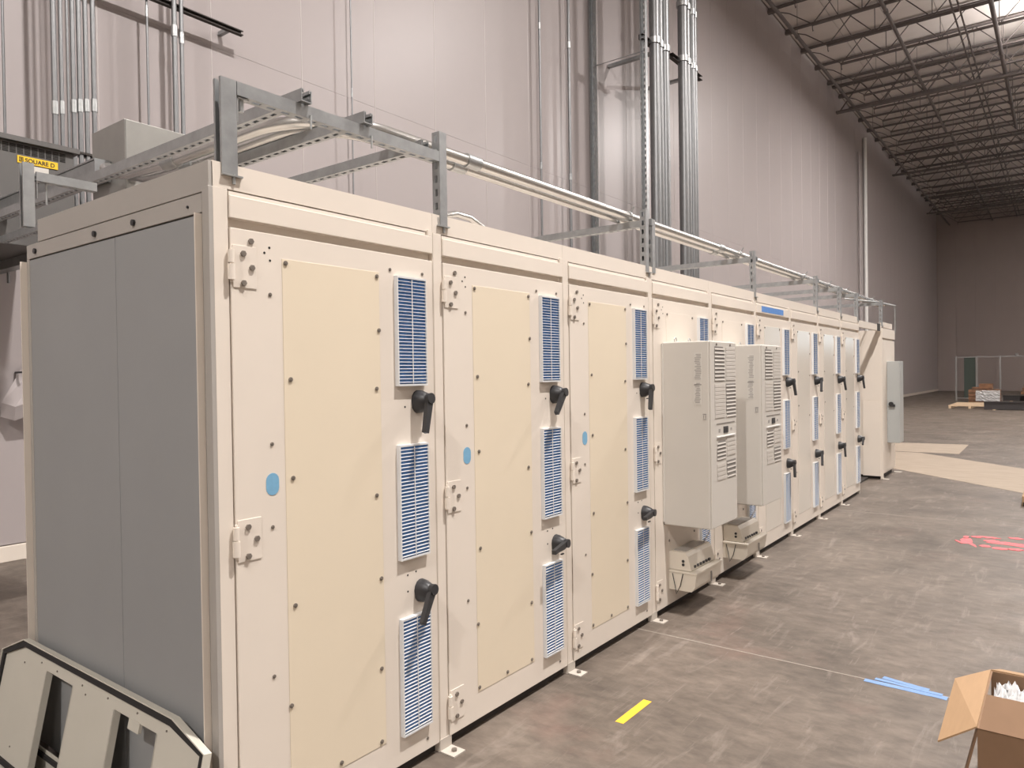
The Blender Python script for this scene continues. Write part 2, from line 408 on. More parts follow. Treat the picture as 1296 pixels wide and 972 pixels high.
DSCREW = [(.232, 1.453), (.229, 1.16), (.224, .632), (.235, 1.98), (.81, 2.13), (1.0, 2.13), (.99, .10)]
HINGES = (2.066, 1.133, .182)

def make_cabinet(i):
    labels = ['cream electrical cabinet at the near end with the grey end panel exposed', 'cream electrical cabinet second from the near end of the row',
              'cream electrical cabinet third from the near end, before the hung air conditioners', 'cream electrical cabinet carrying the nearer air conditioner',
              'cream electrical cabinet carrying the farther air conditioner', 'cream electrical cabinet with the blue tape strip above its door',
              'cream electrical cabinet next after the one with blue tape', 'cream electrical cabinet second to last before the gap', 'cream electrical cabinet last before the gap in the row']
    t = thing('electrical_cabinet', labels[i], 'cabinet', (PITCHW*i, 0, 0), 'row of electrical cabinets')
    fr = MB().box(.030, 1.07, .034, 1.50, .05, 2.30)
    fr.box(.026, .081, .004, .034, 0.0, 2.322); fr.box(1.071, 1.0745, .004, .034, 0, 2.322)
    fr.box(.06, 1.05, .06, 1.45, .0, .05)
    obj('frame', fr, M['cream'], t, bevel=.0015)
    obj('plinth_shade', MB().box(.082, 1.07, .036, .059, 0, .05), M['dark'], t)  # dark strip carries the shade under the raised cabinet in its colour
    obj('header_recess', MB().box(.082, 1.07, .026, .0335, 2.195, 2.228), M['cream'], t)
    fa = MB().box(.0845, 1.066, -.003, .034, 2.227, 2.303)
    obj('fascia', fa, M['cream'], t, bevel=.002)
    cp = MB().box(.0845, 1.03, .004, .034, 2.303, 2.317).box(1.04, 1.066, -.003, .034, 2.303, 2.330)
    obj('cap_strip', cp, M['cream'], t, bevel=.001)
    obj('roof_curb', MB().box(.026, 1.0745, .006, .05, 2.323, 2.408).box(.026, 1.0745, .05, 1.40, 2.30, 2.36), M['cream'], t)
    # door
    d = obj('door', MB().box(XD0, XD1, 0, .031, .050, 2.195), M['cream'], t, bevel=.002)
    if i in (3, 4):
        obj('access_panel', MB().box(.286, .748, -.0018, 0, .178, 2.112), M['cream'], d, bevel=.0008)
    else:
        obj('access_panel', MB().box(.286, .748, -.0018, 0, .178, 2.112), M['panel'] if i < 5 else M['gloss_panel'], d, bevel=.0008,
            label='ivory access panel' if i < 5 else 'glossy access panel')
    for (sx, sz) in PSCREW:
        if i < 5 or sz > 1: obj('screw', screw_me, None, d, (sx, -.0018, sz))
    for (sx, sz) in DSCREW[:7 if i < 3 else 3]: o = obj('screw', screw_me, None, d, (sx, 0, sz)); o.scale = (.8, .8, .8)
    obj('bolt', bolt_me, None, d, (.162, 0, 2.157))
    if i < 4:
        for (sx, sz) in HOLES: obj('hole', hole_me, None, d, (sx, 0, sz))
        st = MB(); pts = []
        for k in range(9): a = PI*k/8; pts.append((.232+.026*math.cos(a), -.0012, 1.325+.026*math.sin(a)))
        for k in range(9): a = PI+PI*k/8; pts.append((.232+.026*math.cos(a), -.0012, 1.298+.026*math.sin(a)))
        st.prism(pts[::-1], (0, .0012, 0))
        sk = obj('blue_sticker', st, M['sticker'], d)
    for hz in HINGES:
        h = MB().box(.092, .182, -.003, 0, hz-.072, hz+.072)
        h.tube([(.082, -.009, hz-.048), (.082, -.009, hz+.005)], .0125, 12).tube([(.082, -.009, hz+.009), (.082, -.009, hz+.052)], .0105, 12)
        h.tube([(.082, -.009, hz-.056), (.082, -.009, hz+.06)], .005, 8)
        ho = obj('hinge', h, M['cream'], d, bevel=.001)
    for hz in HINGES:
        for (bx, bz) in ((.130, .045), (.163, .0), (.130, -.055)):
            obj('bolt', bolt_me, None, d, (bx, -.003, hz+bz))
    angs = [(16, 32), (42, 82), (20, 84), (0, 0), (0, 0), (-10, 14), (28, 22), (-12, 10), (-6, 60)][i]
    if i not in (3, 4):
        handle(d, 1.583, angs[0]); handle(d, .765, angs[1])
    grille_parts(t, i < 3)
    # floor bracket
    fb = MB().box(.022, .098, .002, .005, .0, .055).box(.022, .098, -.080, .005, 0, .006)
    fo = obj('floor_bracket', fb, M['bracket'], t); obj('anchor_bolt', MB().tube([(.062, -.045, .006), (.062, -.045, .016)], .013, 6), M['screw'], fo)
    return t
cabs = [make_cabinet(i) for i in range(9)]
c0, c8 = cabs[0], cabs[8]
# end panel on the nearest cabinet
obj('corner_post', MB().box(.012, .03, .004, .045, 0, 2.322), M['trim'], c0, bevel=.002)
obj('end_panel', MB().box(.0165, .03, .048, .672, .05, 2.235), M['greyside'], c0, bevel=.001)
obj('end_panel', MB().box(.0165, .03, .675, 1.50, .05, 2.235), M['greyside'], c0, bevel=.001)
tr = obj('end_trim', MB().box(.012, .03, .046, 1.515, 2.240, 2.303).box(.030, .034, .04, 1.515, 2.20, 2.303), M['trim'], c0, bevel=.001)
for y in (.51, .83, 1.42): obj('bolt', MB().tube([(.012, y, 2.268), (.003, y, 2.268)], .012, 8), M['black'], tr)
obj('bolt', MB().tube([(.012, .13, 2.268), (.007, .13, 2.268)], .005, 8), M['black'], tr)
obj('end_curb', MB().box(.014, .03, .006, 1.40, 2.308, 2.405), M['trim'], c0, bevel=.001)
obj('corner_fin', MB().box(-.012, .014, .048, .053, .02, 2.235), M['cream'], c0)
obj('corner_fin', MB().box(-.012, .020, 1.53, 1.535, .02, 2.23), M['cream'], c0)
obj('rear_post', MB().box(.014, .05, 1.50, 1.528, 0, 2.303), M['trim'], c0, bevel=.002)
# blue tape on fascia
obj('blue_tape', MB().box(.215, .865, -.0045, -.003, 2.240, 2.293), M['btape'], cabs[5])

# recessed section and far cabinet
t = thing('recessed_cabinet', 'grey recessed cabinet section in the shadowed gap of the row', 'cabinet', (9.475, 0, 0))
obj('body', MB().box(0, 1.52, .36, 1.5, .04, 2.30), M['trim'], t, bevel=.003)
obj('header_beam', MB().box(0, 1.54, .004, .05, 2.28, 2.372), M['cream'], t, bevel=.002)
obj('beam_end', MB().box(1.24, 1.42, -.004, .004, 2.275, 2.385), M['rubber'], t)
obj('threshold', MB().box(0, 1.52, .20, .36, 0, .03), M['dark'], t)
t = thing('far_cabinet', 'tall cream cabinet standing past the gap, grey box on its front', 'cabinet', (11.03, 0, 0))
obj('body', MB().box(0, 1.05, .03, 1.5, .06, 2.30), M['cream'], t, bevel=.003)
obj('side_panel', MB().box(-.004, 0, .03, .8, 1.22, 2.20), M['cream'], t)
obj('side_panel', MB().box(-.012, 0, .03, .28, .05, 1.20), M['cream'], t)
obj('door', MB().box(.06, 1.03, 0, .03, .09, 2.15), M['cream'], t, bevel=.003)
obj('fascia', MB().box(.02, 1.05, -.004, .03, 2.18, 2.33), M['cream'], t, bevel=.003)
obj('cap', MB().box(.05, .9, .01, .05, 2.35, 2.43), M['cream'], t)
obj('corner_post', MB().box(0, .055, .0, .03, 0, 2.2), M['cream'], t)
obj('base', MB().box(.06, 1.0, .05, 1.45, 0, .06), M['dark'], t)
obj('floor_bracket', MB().box(.98, 1.07, -.09, .02, 0, .01).box(0, .06, -.08, .02, 0, .01), M['bracket'], t)
t = thing('disconnect_box', 'tall grey metal box with black latch on the far cabinet', 'switch box', (11.40, 0, 0))
obj('enclosure', MB().box(0, .36, -.175, -.001, .54, 1.82), M['disc'], t, bevel=.006)
obj('lid_edge', MB().box(-.004, .01, -.18, -.165, .55, 1.81), M['disc'], t)
lt = obj('latch', MB().tube([(-.001, -.06, 1.15), (-.03, -.06, 1.15)], .035, 10), M['black'], t)
obj('latch_lever', MB().box(-.04, -.025, -.12, -.04, 1.11, 1.145), M['black'], lt)

# ------------------------------------------------------------------ air conditioners
def make_ac(x0, lab):
    t = thing('air_conditioner', lab, 'air conditioner', (x0, 0, 0), 'wall-hung air conditioners')
    W, D, Z0, Z1 = .475, .352, .63, 1.898
    obj('shell', MB().box(0, W, -D+.012, -.002, Z0, Z1), M['ac'], t, bevel=.008)
    obj('mounting_flange', MB().box(-.012, W+.012, -.010, -.002, Z0+.02, Z1-.01), M['ac'], t)
    fp = obj('front_cover', MB().box(.004, W-.004, -D, -D+.012, Z0+.004, Z1-.004), M['ac'], t, bevel=.005)
    def louvre(xa, xb, za, zb, dark, chamfer):
        xa, xb = xa*W, xb*W
        c = .03; pts = {'TR': [(xa, za), (xb, za), (xb, zb-c*1.6), (xb-c, zb), (xa, zb)], 'TL': [(xa, za), (xb, za), (xb, zb), (xa+c, zb), (xa, zb-c*1.6)],
             'BR': [(xa, za), (xb-c, za), (xb, za+c*1.6), (xb, zb), (xa, zb)], 'BL': [(xa+c, za), (xb, za), (xb, zb), (xa, zb), (xa, za+c*1.6)]}[chamfer]
        o = obj('louvre_shading_plate', MB().prism([(px, -D-.0005, pz) for px, pz in pts][::-1], (0, -.0015, 0)), M['acdark'] if dark else M['acslat'], fp)  # dark plates hold the shade of the angled louvres in their colour
        n = int((zb-za)/.026)
        for k in range(n):
            z = za + (zb-za)*(k+.5)/n
            mbs = MB().prism([(xa+.004, -D-.002, z-.010), (xa+.004, -D-(.0045 if dark else .0032), z-.009), (xa+.004, -D-.0025, z+(.000 if dark else .010)), (xa+.004, -D-.002, z+(.001 if dark else .011))], (xb-xa-.008, 0, 0))
            al.append((mbs, o))
        return o
    al = []
    for q in ((.14, .52, 1.625, 1.86, True, 'TR'), (.57, .96, 1.625, 1.86, False, 'TL'), (.14, .52, 1.37, 1.605, False, 'BR'), (.57, .96, 1.37, 1.605, True, 'BL'),
              (.20, .54, 1.085, 1.215, True, 'TL'), (.58, .93, 1.10, 1.225, False, 'TR'), (.20, .52, .945, 1.06, False, 'BL'), (.57, .93, .945, 1.07, True, 'BL')):
        louvre(*q)
    for mbs, o in al: obj('slat', mbs, M['acslat'], o)
    # slats hang one level below the opening would be a fourth level: re-parent to front cover
    for mbs, o in al: pass
    for ch in [c for o in fp.children for c in o.children]: ch.parent = fp
    obj('groove', MB().box(.20*W, .90*W, -D-.002, -D, 1.330, 1.337), M['acdark'], fp)
    obj('lip', MB().box(.20*W, .90*W, -D-.008, -D, 1.240, 1.248), M['white'], fp)
    ds_ = obj('display', MB().box(.46*W, .63*W, -D-.004, -D, 1.265, 1.310), M['black'], fp)
    obj('warning_icon', MB().box(.28*W, .34*W, -D-.002, -D, 1.278, 1.298).box(.74*W, .79*W, -D-.002, -D, 1.280, 1.296), M['print'], fp)
    for sx in (.22, .75): obj('screw', screw_me, None, fp, (sx*W, -D, 1.875))
    # printed labels on the side that faces the camera
    lab1 = obj('wiring_label', MB().box(-.0012, 0, -.290, -.235, 1.63, 1.82).box(-.0012, 0, -.285, -.232, 1.47, 1.625), M['paper'], t)
    pr = MB()
    for zb_, n, ya, yb in ((1.64, 15, -.288, -.238), (1.48, 12, -.283, -.236)):
        for k in range(n): pr.box(-.0018, -.0012, ya+random.random()*.012, yb-random.random()*.02, zb_+k*.0118, zb_+k*.0118+.005)
    pr.box(-.0018, -.0012, -.288, -.236, 1.600, 1.607)
    obj('printed_lines', pr, M['print'], lab1)
    sy = MB().box(-.0015, 0, -.32, -.295, 1.40, 1.408).box(-.0015, 0, -.318, -.312, 1.375, 1.398).box(-.0015, 0, -.304, -.298, 1.375, 1.398).box(-.0015, 0, -.32, -.296, 1.366, 1.372)
    obj('recycling_mark', sy, M['print'], t)
    eye = MB()
    for ex in (.25, .75):
        n = 12; c = Vector((ex*W, -.05, Z1+.018)); eye.tube([c+Vector((.018*math.cos(2*PI*k/n), 0, .018*math.sin(2*PI*k/n))) for k in range(n+1)], .004, 6)
    obj('lifting_eye', eye, M['galv'], t)
    return t
make_ac(3.362, 'nearer grey air conditioner hung on the cabinet doors')
make_ac(4.400, 'farther grey air conditioner hung on the cabinet doors')

def make_cond(x0, dz, lab):
    t = thing('condensate_unit', lab, 'appliance', (x0, 0, dz), 'small beige boxes under the air conditioners')
    # lower tray
    pts = [(0, -.17, .165), (0, -.195, .20), (0, -.205, .285), (0, -.002, .285), (0, -.002, .165)]
    obj('base_tray', MB().prism(pts[::-1], (.46, 0, 0)), M['beige'], t, bevel=.006)
    pts = [(0.012, -.165, .305), (.012, -.140, .405), (.012, -.120, .43), (.012, -.002, .43), (.012, -.002, .305)]
    cv = obj('cover', MB().prism(pts[::-1], (.42, 0, 0)), M['beige'], t, bevel=.006)
    obj('top_plate', MB().box(.05, .38, -.110, -.02, .43, .436), M['trim'], cv)
    obj('tray_lip', MB().box(-.006, .466, -.21, -.002, .285, .302), M['beige'], t, bevel=.004)
    obj('socket', MB().tube([(.0125, -.105, .37), (.008, -.105, .37)], .010, 10).tube([(.0125, -.105, .345), (.008, -.105, .345)], .010, 10), M['black'], cv)
    obj('slot', MB().box(.26, .275, -.209, -.203, .19, .26), M['acdark'], t)
    g = MB()
    for k in range(6): g.box(.07+.05*k, .095+.05*k, -.166-.001*k, -.155, .318, .335)
    obj('vent_row', g, M['black'], cv)
    obj('coiled_lead', MB().tube([(-.004, -.03, .28), (-.008, -.05, .20), (-.008, -.06, .14), (-.008, -.09, .20), (-.006, -.11, .285)], .003, 6), M['black'], t)
    cs = MB().tube([(.40, -.09, .43), (.44, -.10, .46), (.50, -.10, .485), (.56, -.08, .53), (.60, -.04, .60)], .004, 6)
    obj('cable', cs, M['trim'], t)
    return t
make_cond(3.432, 0, 'beige box with black sockets under the nearer air conditioner')
make_cond(4.452, .008, 'beige box with black sockets under the farther air conditioner')

# ------------------------------------------------------------------ strut frame on the roof
t = thing('roof_rack', 'galvanised slotted strut rack over the nearest cabinet', 'frame', (0, 0, 0))
G2 = M['galv2']
def foot(mb, x, y, z): mb.box(x-.035, x+.04, y-.03, y+.035, z-.006, z); mb.box(x-.028, x-.022, y-.02, y+.02, z, z+.035); mb.tube([(x+.01, y-.02, z-.03), (x+.01, y-.02, z+.004)], .006, 6)
obj('post', MB().strut((.119, .023, 2.372), (.119, .023, 2.694), (-1, 0, 0), slots=False, h=.058), G2, t)
a_ = MB(); foot(a_, .095, .023, 2.372); obj('post_foot', a_, M['galv'], t)
obj('post', MB().strut((1.125, .023, 2.360), (1.125, .023, 2.785), (1, 0, 0)), G2, t)
a_ = MB(); foot(a_, 1.14, .023, 2.362); obj('post_foot', a_, M['galv'], t)
obj('front_rail', MB().strut((.122, .023, 2.648), (1.123, .023, 2.648), (0, 0, 1)), G2, t)
XR = (.392, .690, 1.085)
for k, xr in enumerate(XR):
    ye = (5.6, 3.9, 3.9)[k]
    obj('cross_rail', MB().strut((xr, -.020 if k < 2 else .05, 2.696), (xr, ye, 2.696), (0, 0, 1)), G2, t)
obj('rear_post', MB().strut((.034, 1.50, 2.385), (.034, 1.50, 2.672), (-1, 0, 0), slots=False, h=.046), G2, t)
obj('rear_rail', MB().strut((.042, 1.50, 2.598), (.302, 1.50, 2.598), (0, 0, 1), h=.040), G2, t)
obj('corner_angle', MB().box(.123, .128, .005, .04, 2.56, 2.648).box(.123, .17, .005, .04, 2.640, 2.645).tube([(.148, .02, 2.60), (.148, .02, 2.66)], .009, 6)
    .box(.045, .049, 1.485, 1.515, 2.52, 2.598).tube([(.09, 1.5, 2.50), (.09, 1.5, 2.60)], .005, 6), M['galv'], t)
nb = MB()
for xr in XR[:2]: nb.tube([(xr+.03, -.003, 2.61), (xr+.03, -.003, 2.66)], .004, 6)
obj('hanging_bolt', nb, M['galv'], t)

BR = [(3.19, 2.785, 'galvanised strut bracket standing before the first hung air conditioner'),
      (5.33, 2.78, 'galvanised strut bracket left of the blue tape strip'),
      (7.42, 2.765, 'galvanised strut bracket third along the cabinet roof edge'),
      (8.52, 2.735, 'galvanised strut bracket fourth along the cabinet roof edge'),
      (9.45, 2.735, 'galvanised strut bracket above the gap in the row'),
      (11.12, 2.765, 'farthest galvanised strut bracket, on the far cabinet')]
for k, (x, zt, lab) in enumerate(BR):
    t = thing('strut_bracket', lab, 'bracket', (x, 0, 0), 'strut brackets along the cabinet roof')
    obj('post', MB().strut((-.045, .023, 2.368), (-.045, .023, zt), (1, 0, 0), w=.044), G2, t)
    if k < 1: obj('post_backing', MB().strut((.052, .023, 2.368), (.052, .023, zt-.05), (1, 0, 0), w=.044), G2, t)
    a_ = MB(); foot(a_, -.01, .023, 2.368); obj('post_foot', a_, M['galv'], t)
    obj('cross_rail', MB().strut((.065 if k == 0 else .025, .0, 2.690), (.065 if k == 0 else .025, 1.42, 2.690), (0, 0, 1)), G2, t)
    rp = MB().strut((.02, 1.38, 2.36), (.02, 1.38, 2.69), (1, 0, 0), w=.044); obj('rear_post', rp, G2, t)
    cl = MB()
    for yy in (.17, .27):
        n = 10; cl.tube([(.02, yy+.036*math.cos(PI*q/n), 2.768+.036*math.sin(PI*q/n)) for q in range(n+1)], .005, 6)
        cl.tube([(.02, yy-.03, 2.80), (.02, yy-.05, 2.83)], .006, 6)
    obj('pipe_clamp', cl, M['galv'], t)
# end frame beyond the row
t = thing('end_guard_frame', 'thin galvanised rail frame at the far end of the roof', 'frame', (0, 0, 0))
obj('rail', MB().tube([(11.15, .02, 2.72), (12.25, .02, 2.75)], .016, 8), M['galv'], t)
obj('drop_post', MB().tube([(12.25, .02, 2.75), (12.25, .02, 2.30)], .012, 8), M['galv'], t)
obj('inner_post', MB().tube([(10.75, .3, 2.36), (10.75, .3, 2.76)], .02, 8), M['galv'], t)
obj('side_rail', MB().tube([(8.9, .05, 2.62), (10.9, .05, 2.72)], .012, 8), M['galv'], t)

# conduits over the roof
def arc(c, r, a0, a1, n, z=None): return [(c[0]+r*math.cos(a0+(a1-a0)*k/n), c[1]+r*math.sin(a0+(a1-a0)*k/n), z) for k in range(n+1)]
CR = .029
pA = [(12.2, .17, 2.772), (6, .17, 2.772), (1.5, .17, 2.772)] + arc((.98, .57), .40, -PI/2, -PI, 14, 2.772) + [(.58, 1.3, 2.772), (.58, 1.75, 2.79), (.60, 2.0, 2.84), (.66, 2.2, 2.92), (.74, 2.32, 2.96), (.80, 2.47, 2.98)]
pB = [(12.2, .27, 2.772), (6, .27, 2.772), (1.5, .27, 2.772)] + arc((.98, .57), .30, -PI/2, -PI, 14, 2.772) + [(.68, 1.3, 2.772), (.68, 1.75, 2.79), (.72, 2.0, 2.85), (.84, 2.25, 2.93), (.95, 2.47, 2.99)]
for path, lab, xs in ((pA, 'steel conduit along the roof edge, nearer of the pair', (4.9, 9.0)), (pB, 'steel conduit along the roof, farther of the pair', (5.0, 9.1))):
    t = thing('roof_conduit', lab, 'conduit', (0, 0, 0), 'paired conduits over the cabinet roof')
    obj('pipe', MB().tube(path, CR, 14), M['conduit'], t)
    yy = path[0][1]
    for xx in xs+(1.55,): obj('coupling', MB().tube([(xx-.05, yy, 2.772), (xx+.05, yy, 2.772)], CR*1.22, 14), M['galv'], t)
    p = path[-7]; xx = path[17][0]
    obj('coupling', MB().tube([(xx, 1.25, 2.772), (xx, 1.36, 2.772)], CR*1.25, 14), M['galv'], t)
tag(obj('conduit_elbow', MB().tube([(2.10, 1.0, 2.40), (2.16, 1.0, 2.66), (2.24, 1.0, 2.735), (2.36, 1.0, 2.765), (2.50, 1.0, 2.762), (2.64, 1.0, 2.72), (2.76, 1.0, 2.62), (2.80, 1.0, 2.38)], .022, 12), M['conduit']),
    'small bent steel conduit rising behind the roof edge', 'conduit')
# junction box + wireway + bonding wire
t = thing('junction_box', 'big plain grey steel junction box behind the strut frame', 'junction box', (.90, 2.47, 2.80))
obj('box', MB().box(0, .47, 0, .46, -.05, .535), M['jbox'], t, bevel=.004)
obj('cover', MB().box(.004, .466, -.006, 0, -.04, .531), M['jbox'], t, bevel=.002)
obj('connector', MB().tube([(.02, -.06, .19), (.02, 0, .19)], .04, 12).tube([(.40, -.05, .44), (.40, -.006, .44)], .03, 12), M['galv'], t)
obj('bracket_clip', MB().box(.10, .17, -.05, -.006, .20, .235).box(.36, .44, -.03, -.006, .40, .43), M['galv'], t)
t = thing('wireway', 'long grey metal wireway running back to the transformer', 'wireway', (0, 0, 0))
obj('trough', MB().box(.80, .893, 2.66, 4.38, 2.97, 3.09), M['galv2'], t, bevel=.006)
obj('lid', MB().box(.795, .897, 2.66, 4.38, 3.09, 3.10), M['galv2'], t)
obj('end_cap', MB().box(.797, .896, 2.655, 2.66, 2.965, 3.10), M['galv2'], t)
tag(obj('bonding_wire', MB().tube([(.66, 1.25, 2.69), (.70, 1.22, 2.62), (.80, 1.15, 2.56), (.86, 1.12, 2.44), (.87, 1.1, 2.37)], .011, 8), M['green']), 'green bonding wire dropping from the strut rail to the roof', 'wire')
t = thing('low_strut', 'short galvanised strut lying on the roof behind the front post', 'strut', (0, 0, 0))
obj('channel', MB().strut((.30, .42, 2.44), (1.0, .42, 2.44), (0, 0, 1)), G2, t)
obj('stand', MB().box(.36, .40, .40, .44, 2.36, 2.44).box(.9, .94, .40, .44, 2.36, 2.44), M['galv'], t)

# ------------------------------------------------------------------ transformer on the wall
t = thing('wall_transformer', 'dark grey ventilated transformer with a yellow name badge', 'transformer', (0, 0, 0))
obj('enclosure', MB().box(.20, 1.385, 4.41, 5.62, 2.78, 3.60), M['xfmr'], t, bevel=.006)
obj('lid', MB().prism([(.16, 4.37, 3.60), (1.42, 4.37, 3.60), (1.42, 5.66, 3.60), (.16, 5.66, 3.60)], (0, 0, .04)), M['xfmr'], t, bevel=.008)
for bx in (.3, 1.15): obj('wall_bracket', MB().box(bx, bx+.1, 4.6, 5.69, 2.70, 2.78), M['galv2'], t)
vs_me = MB().box(0, .042, -.003, 0, 0, .0075).mesh('vent_slot', M['hole'])
for cxx in range(18):
    for r in range(6): obj('vent_slot', vs_me, None, t, (.40+.0515*cxx, 4.41, 3.513+.0125*r))
bd = obj('name_badge', MB().box(.965, 1.258, 4.402, 4.41, 3.440, 3.497), M['badge'], t)
def text_mesh(body, size, name):
    cu = bpy.data.curves.new(name, 'FONT'); cu.body = body; cu.size = size; cu.extrude = .001; cu.offset = size*.012
    to = bpy.data.objects.new(name, cu); COL.objects.link(to)
    bpy.context.view_layer.update()
    me = bpy.data.meshes.new_from_object(to.evaluated_get(bpy.context.evaluated_depsgraph_get()))
    bpy.data.objects.remove(to); me.materials.clear(); me.materials.append(M['black']); return me
tm = text_mesh('SQUARE D', .046, 'badge_text')
o = obj('badge_lettering', tm, None, bd, (1.018, 4.4005, 3.452)); o.rotation_euler = (PI/2, 0, 0); o.scale = (1.0, 1, 1)
w_ = max(v.co.x for v in tm.vertices); o.scale = (.215/w_, 1, 1)
lg = MB()
for q in ((.977,1.006,3.451,3.455),(.977,1.006,3.483,3.487),(.977,.981,3.455,3.483),(1.002,1.006,3.455,3.483),(.987,.990,3.460,3.478),(.990,.996,3.475,3.478),(.990,.996,3.460,3.463),(.995,.998,3.463,3.475)): lg.box(q[0], q[1], 4.399, 4.402, q[2], q[3])
obj('badge_logo', lg, M['black'], bd)
obj('rating_plate', MB().box(1.02, 1.19, 4.407, 4.41, 3.34, 3.432), M['paper'], t)
# ------------------------------------------------------------------ wall conduits
def vpipe(x, y, r, z0, z1, lab, group=None, coup=None, name='wall_conduit'):
    t = thing(name, lab, 'conduit', (x, y, 0), group)
    obj('pipe', MB().tube([(0, 0, z0), (0, 0, z1)], r, 12), M['dullpipe'], t)
    for z in (coup or ()): obj('coupling', MB().tube([(0, 0, z-.06), (0, 0, z+.06)], r*1.25, 12), M['galv'], t)
    return t
gl = ['leftmost thin conduit of the bundle above the transformer', 'second conduit from the left above the transformer', 'thin third conduit in the bundle above the transformer',
      'fourth conduit in the bundle above the transformer', 'fifth conduit in the bundle above the transformer', 'second conduit from the right of the transformer bundle', 'rightmost conduit of the transformer bundle']
for k, (x, r) in enumerate(((1.55, .024), (1.612, .018), (1.668, .012), (1.713, .021), (1.769, .022), (1.828, .021), (1.896, .022))):
    vpipe(x, 5.2, r, 3.62 if k < 3 else 3.0, ZT, gl[k], 'vertical conduit bundle above the transformer', (4.22+.02*k,) if k not in (2,) else None)
t = thing('pipe_strut', 'short wall strut clamping the conduit bundle by the transformer', 'strut', (0, 0, 0))
obj('channel', MB().strut((1.42, 5.27, 3.85), (1.98, 5.27, 3.85), (0, -1, 0), slots=False), G2, t)
obj('standoff', MB().box(1.5, 1.55, 5.29, 5.69, 3.83, 3.87), G2, t)
c_b = MB()
for x in (1.55, 1.612, 1.713, 1.769, 1.828, 1.896): c_b.box(x-.028, x+.028, 5.17, 5.225, 3.84, 3.86)
obj('clamp', c_b, M['dark'], t)
vpipe(2.57, 5.5, .012, 2.8, 5.72, 'thin single conduit left of the tall conduit pair', None, (5.6,))
vpipe(2.815, 5.4, .027, 2.9, ZT, 'left conduit of the tall pair behind the junction box', 'tall conduit pair behind the junction box', (5.45,))
vpipe(2.895, 5.4, .022, 2.9, ZT, 'right conduit of the tall pair behind the junction box', 'tall conduit pair behind the junction box', (5.40,))
t = thing('wall_strut', 'dark horizontal strut high on the wall crossing the conduit pair', 'strut', (0, 0, 0))
obj('channel', MB().strut((1.2, 5.50, 5.755), (3.68, 5.50, 5.755), (0, -1, 0), slots=False, w=.055), M['dark'], t)
obj('standoff', MB().box(1.6, 1.65, 5.5, 5.69, 5.74, 5.78).box(3.5, 3.55, 5.5, 5.69, 5.74, 5.78), G2, t)
vpipe(1.245, 5.5, .012, 2.6, ZT, 'thin wall conduit at the left picture edge', None, (3.9,))
for (x, r, lab) in ((5.40, .011, 'hair-thin dark rod on the wall above the first strut frame'), (9.94, .022, 'thin grey wall conduit left of the slotted uprights'), (10.95, .030, 'grey wall conduit just left of the slotted uprights')):
    t = vpipe(x, 5.55, r, 1.5, ZT, lab, None, (5.6, 8.2)); 
    t.children[0].data.materials[0] = G2
tag(obj('white_wall_conduit', MB().tube([(38.2, 5.6, 0), (38.2, 5.6, 13.2)], .09, 8), M['white']), 'white pipe running up the far wall to the joists', 'pipe')
tag(obj('white_wall_conduit', MB().tube([(36.9, 5.6, 0), (36.9, 5.6, 12.2)], .05, 8), M['wallp']), 'thin pale pipe left of the white far-wall pipe', 'pipe')
# slotted uprights
t = thing('strut_upright', 'slotted strut upright, left one, against the wall', 'upright', (12.02, 5.60, 0), 'slotted strut uprights on the wall')
obj('channel', MB().strut((0, 0, 1.2), (0, 0, ZT), (-1, 0, 0), w=.12, h=.10, pitch=.12, sl=.06, sw=.035, t=.008), G2, t)
t = thing('strut_upright', 'slotted strut upright, right one, beside the big conduits', 'upright', (12.02, 4.43, 0), 'slotted strut uprights on the wall')
obj('channel', MB().strut((0, 0, 1.2), (0, 0, ZT), (-1, 0, 0), w=.12, h=.10, pitch=.12, sl=.06, sw=.035, t=.008), G2, t)
for z, lab in ((8.12, 'upper threaded tie rod between the slotted uprights'), (3.35, 'lower threaded tie rod between the slotted uprights')):
    o = obj('tie_rod', MB().tube([(11.96, 5.6, z), (11.96, 4.4, z)], .009, 8), G2); tag(o, lab, 'rod')
for (x0, x1, z, lab) in ((11.95, 13.05, 8.42, 'high strut arm clamping the left big conduit group'), (13.35, 14.95, 8.52, 'high strut arm clamping the right big conduit group')):
    t = thing('pipe_support', lab, 'strut', (0, 0, 0))
    obj('channel', MB().strut((x0, 4.53, z), (x1, 4.53, z), (0, -1, 0), slots=False, w=.10), M['dark'], t)
    obj('standoff', MB().box(x1-.3, x1-.2, 4.55, 5.69, z-.03, z+.03), G2, t)
big = [(12.39, .105), (12.60, .085), (12.86, .10), (13.78, .105), (13.98, .09), (14.26, .08), (14.42, .06)]
bl = ['leftmost large conduit of the left big group', 'middle large conduit of the left big group', 'right large conduit of the left big group',
      'leftmost large conduit of the right big group', 'second large conduit of the right big group', 'third conduit of the right big group', 'rightmost conduit of the right big group']
for k, (x, r) in enumerate(big):
    vpipe(x, 4.40, r, .3, ZT, bl[k], 'big vertical conduits on the wall', (8.45,) if k < 3 else (8.55, 9.75))
# paper-like white box on the wall lower left
t = thing('wall_panel_box', 'white tilted panel box on the lower wall left of the cabinets', 'box', (0, 0, 0))
obj('body', MB().prism([(1.20, 5.60, 1.50), (1.28, 5.50, 1.46), (1.62, 5.40, 1.60), (1.62, 5.62, 1.98), (1.40, 5.66, 1.84)], (0, .03, -.13)), M['wallp'], t)
obj('hook', MB().box(1.345, 1.365, 5.5, 5.52, 1.76, 1.80), M['black'], t)
obj('rod', MB().tube([(1.35, 5.52, 1.78), (1.35, 5.69, 1.78)], .01, 6), M['black'], t)

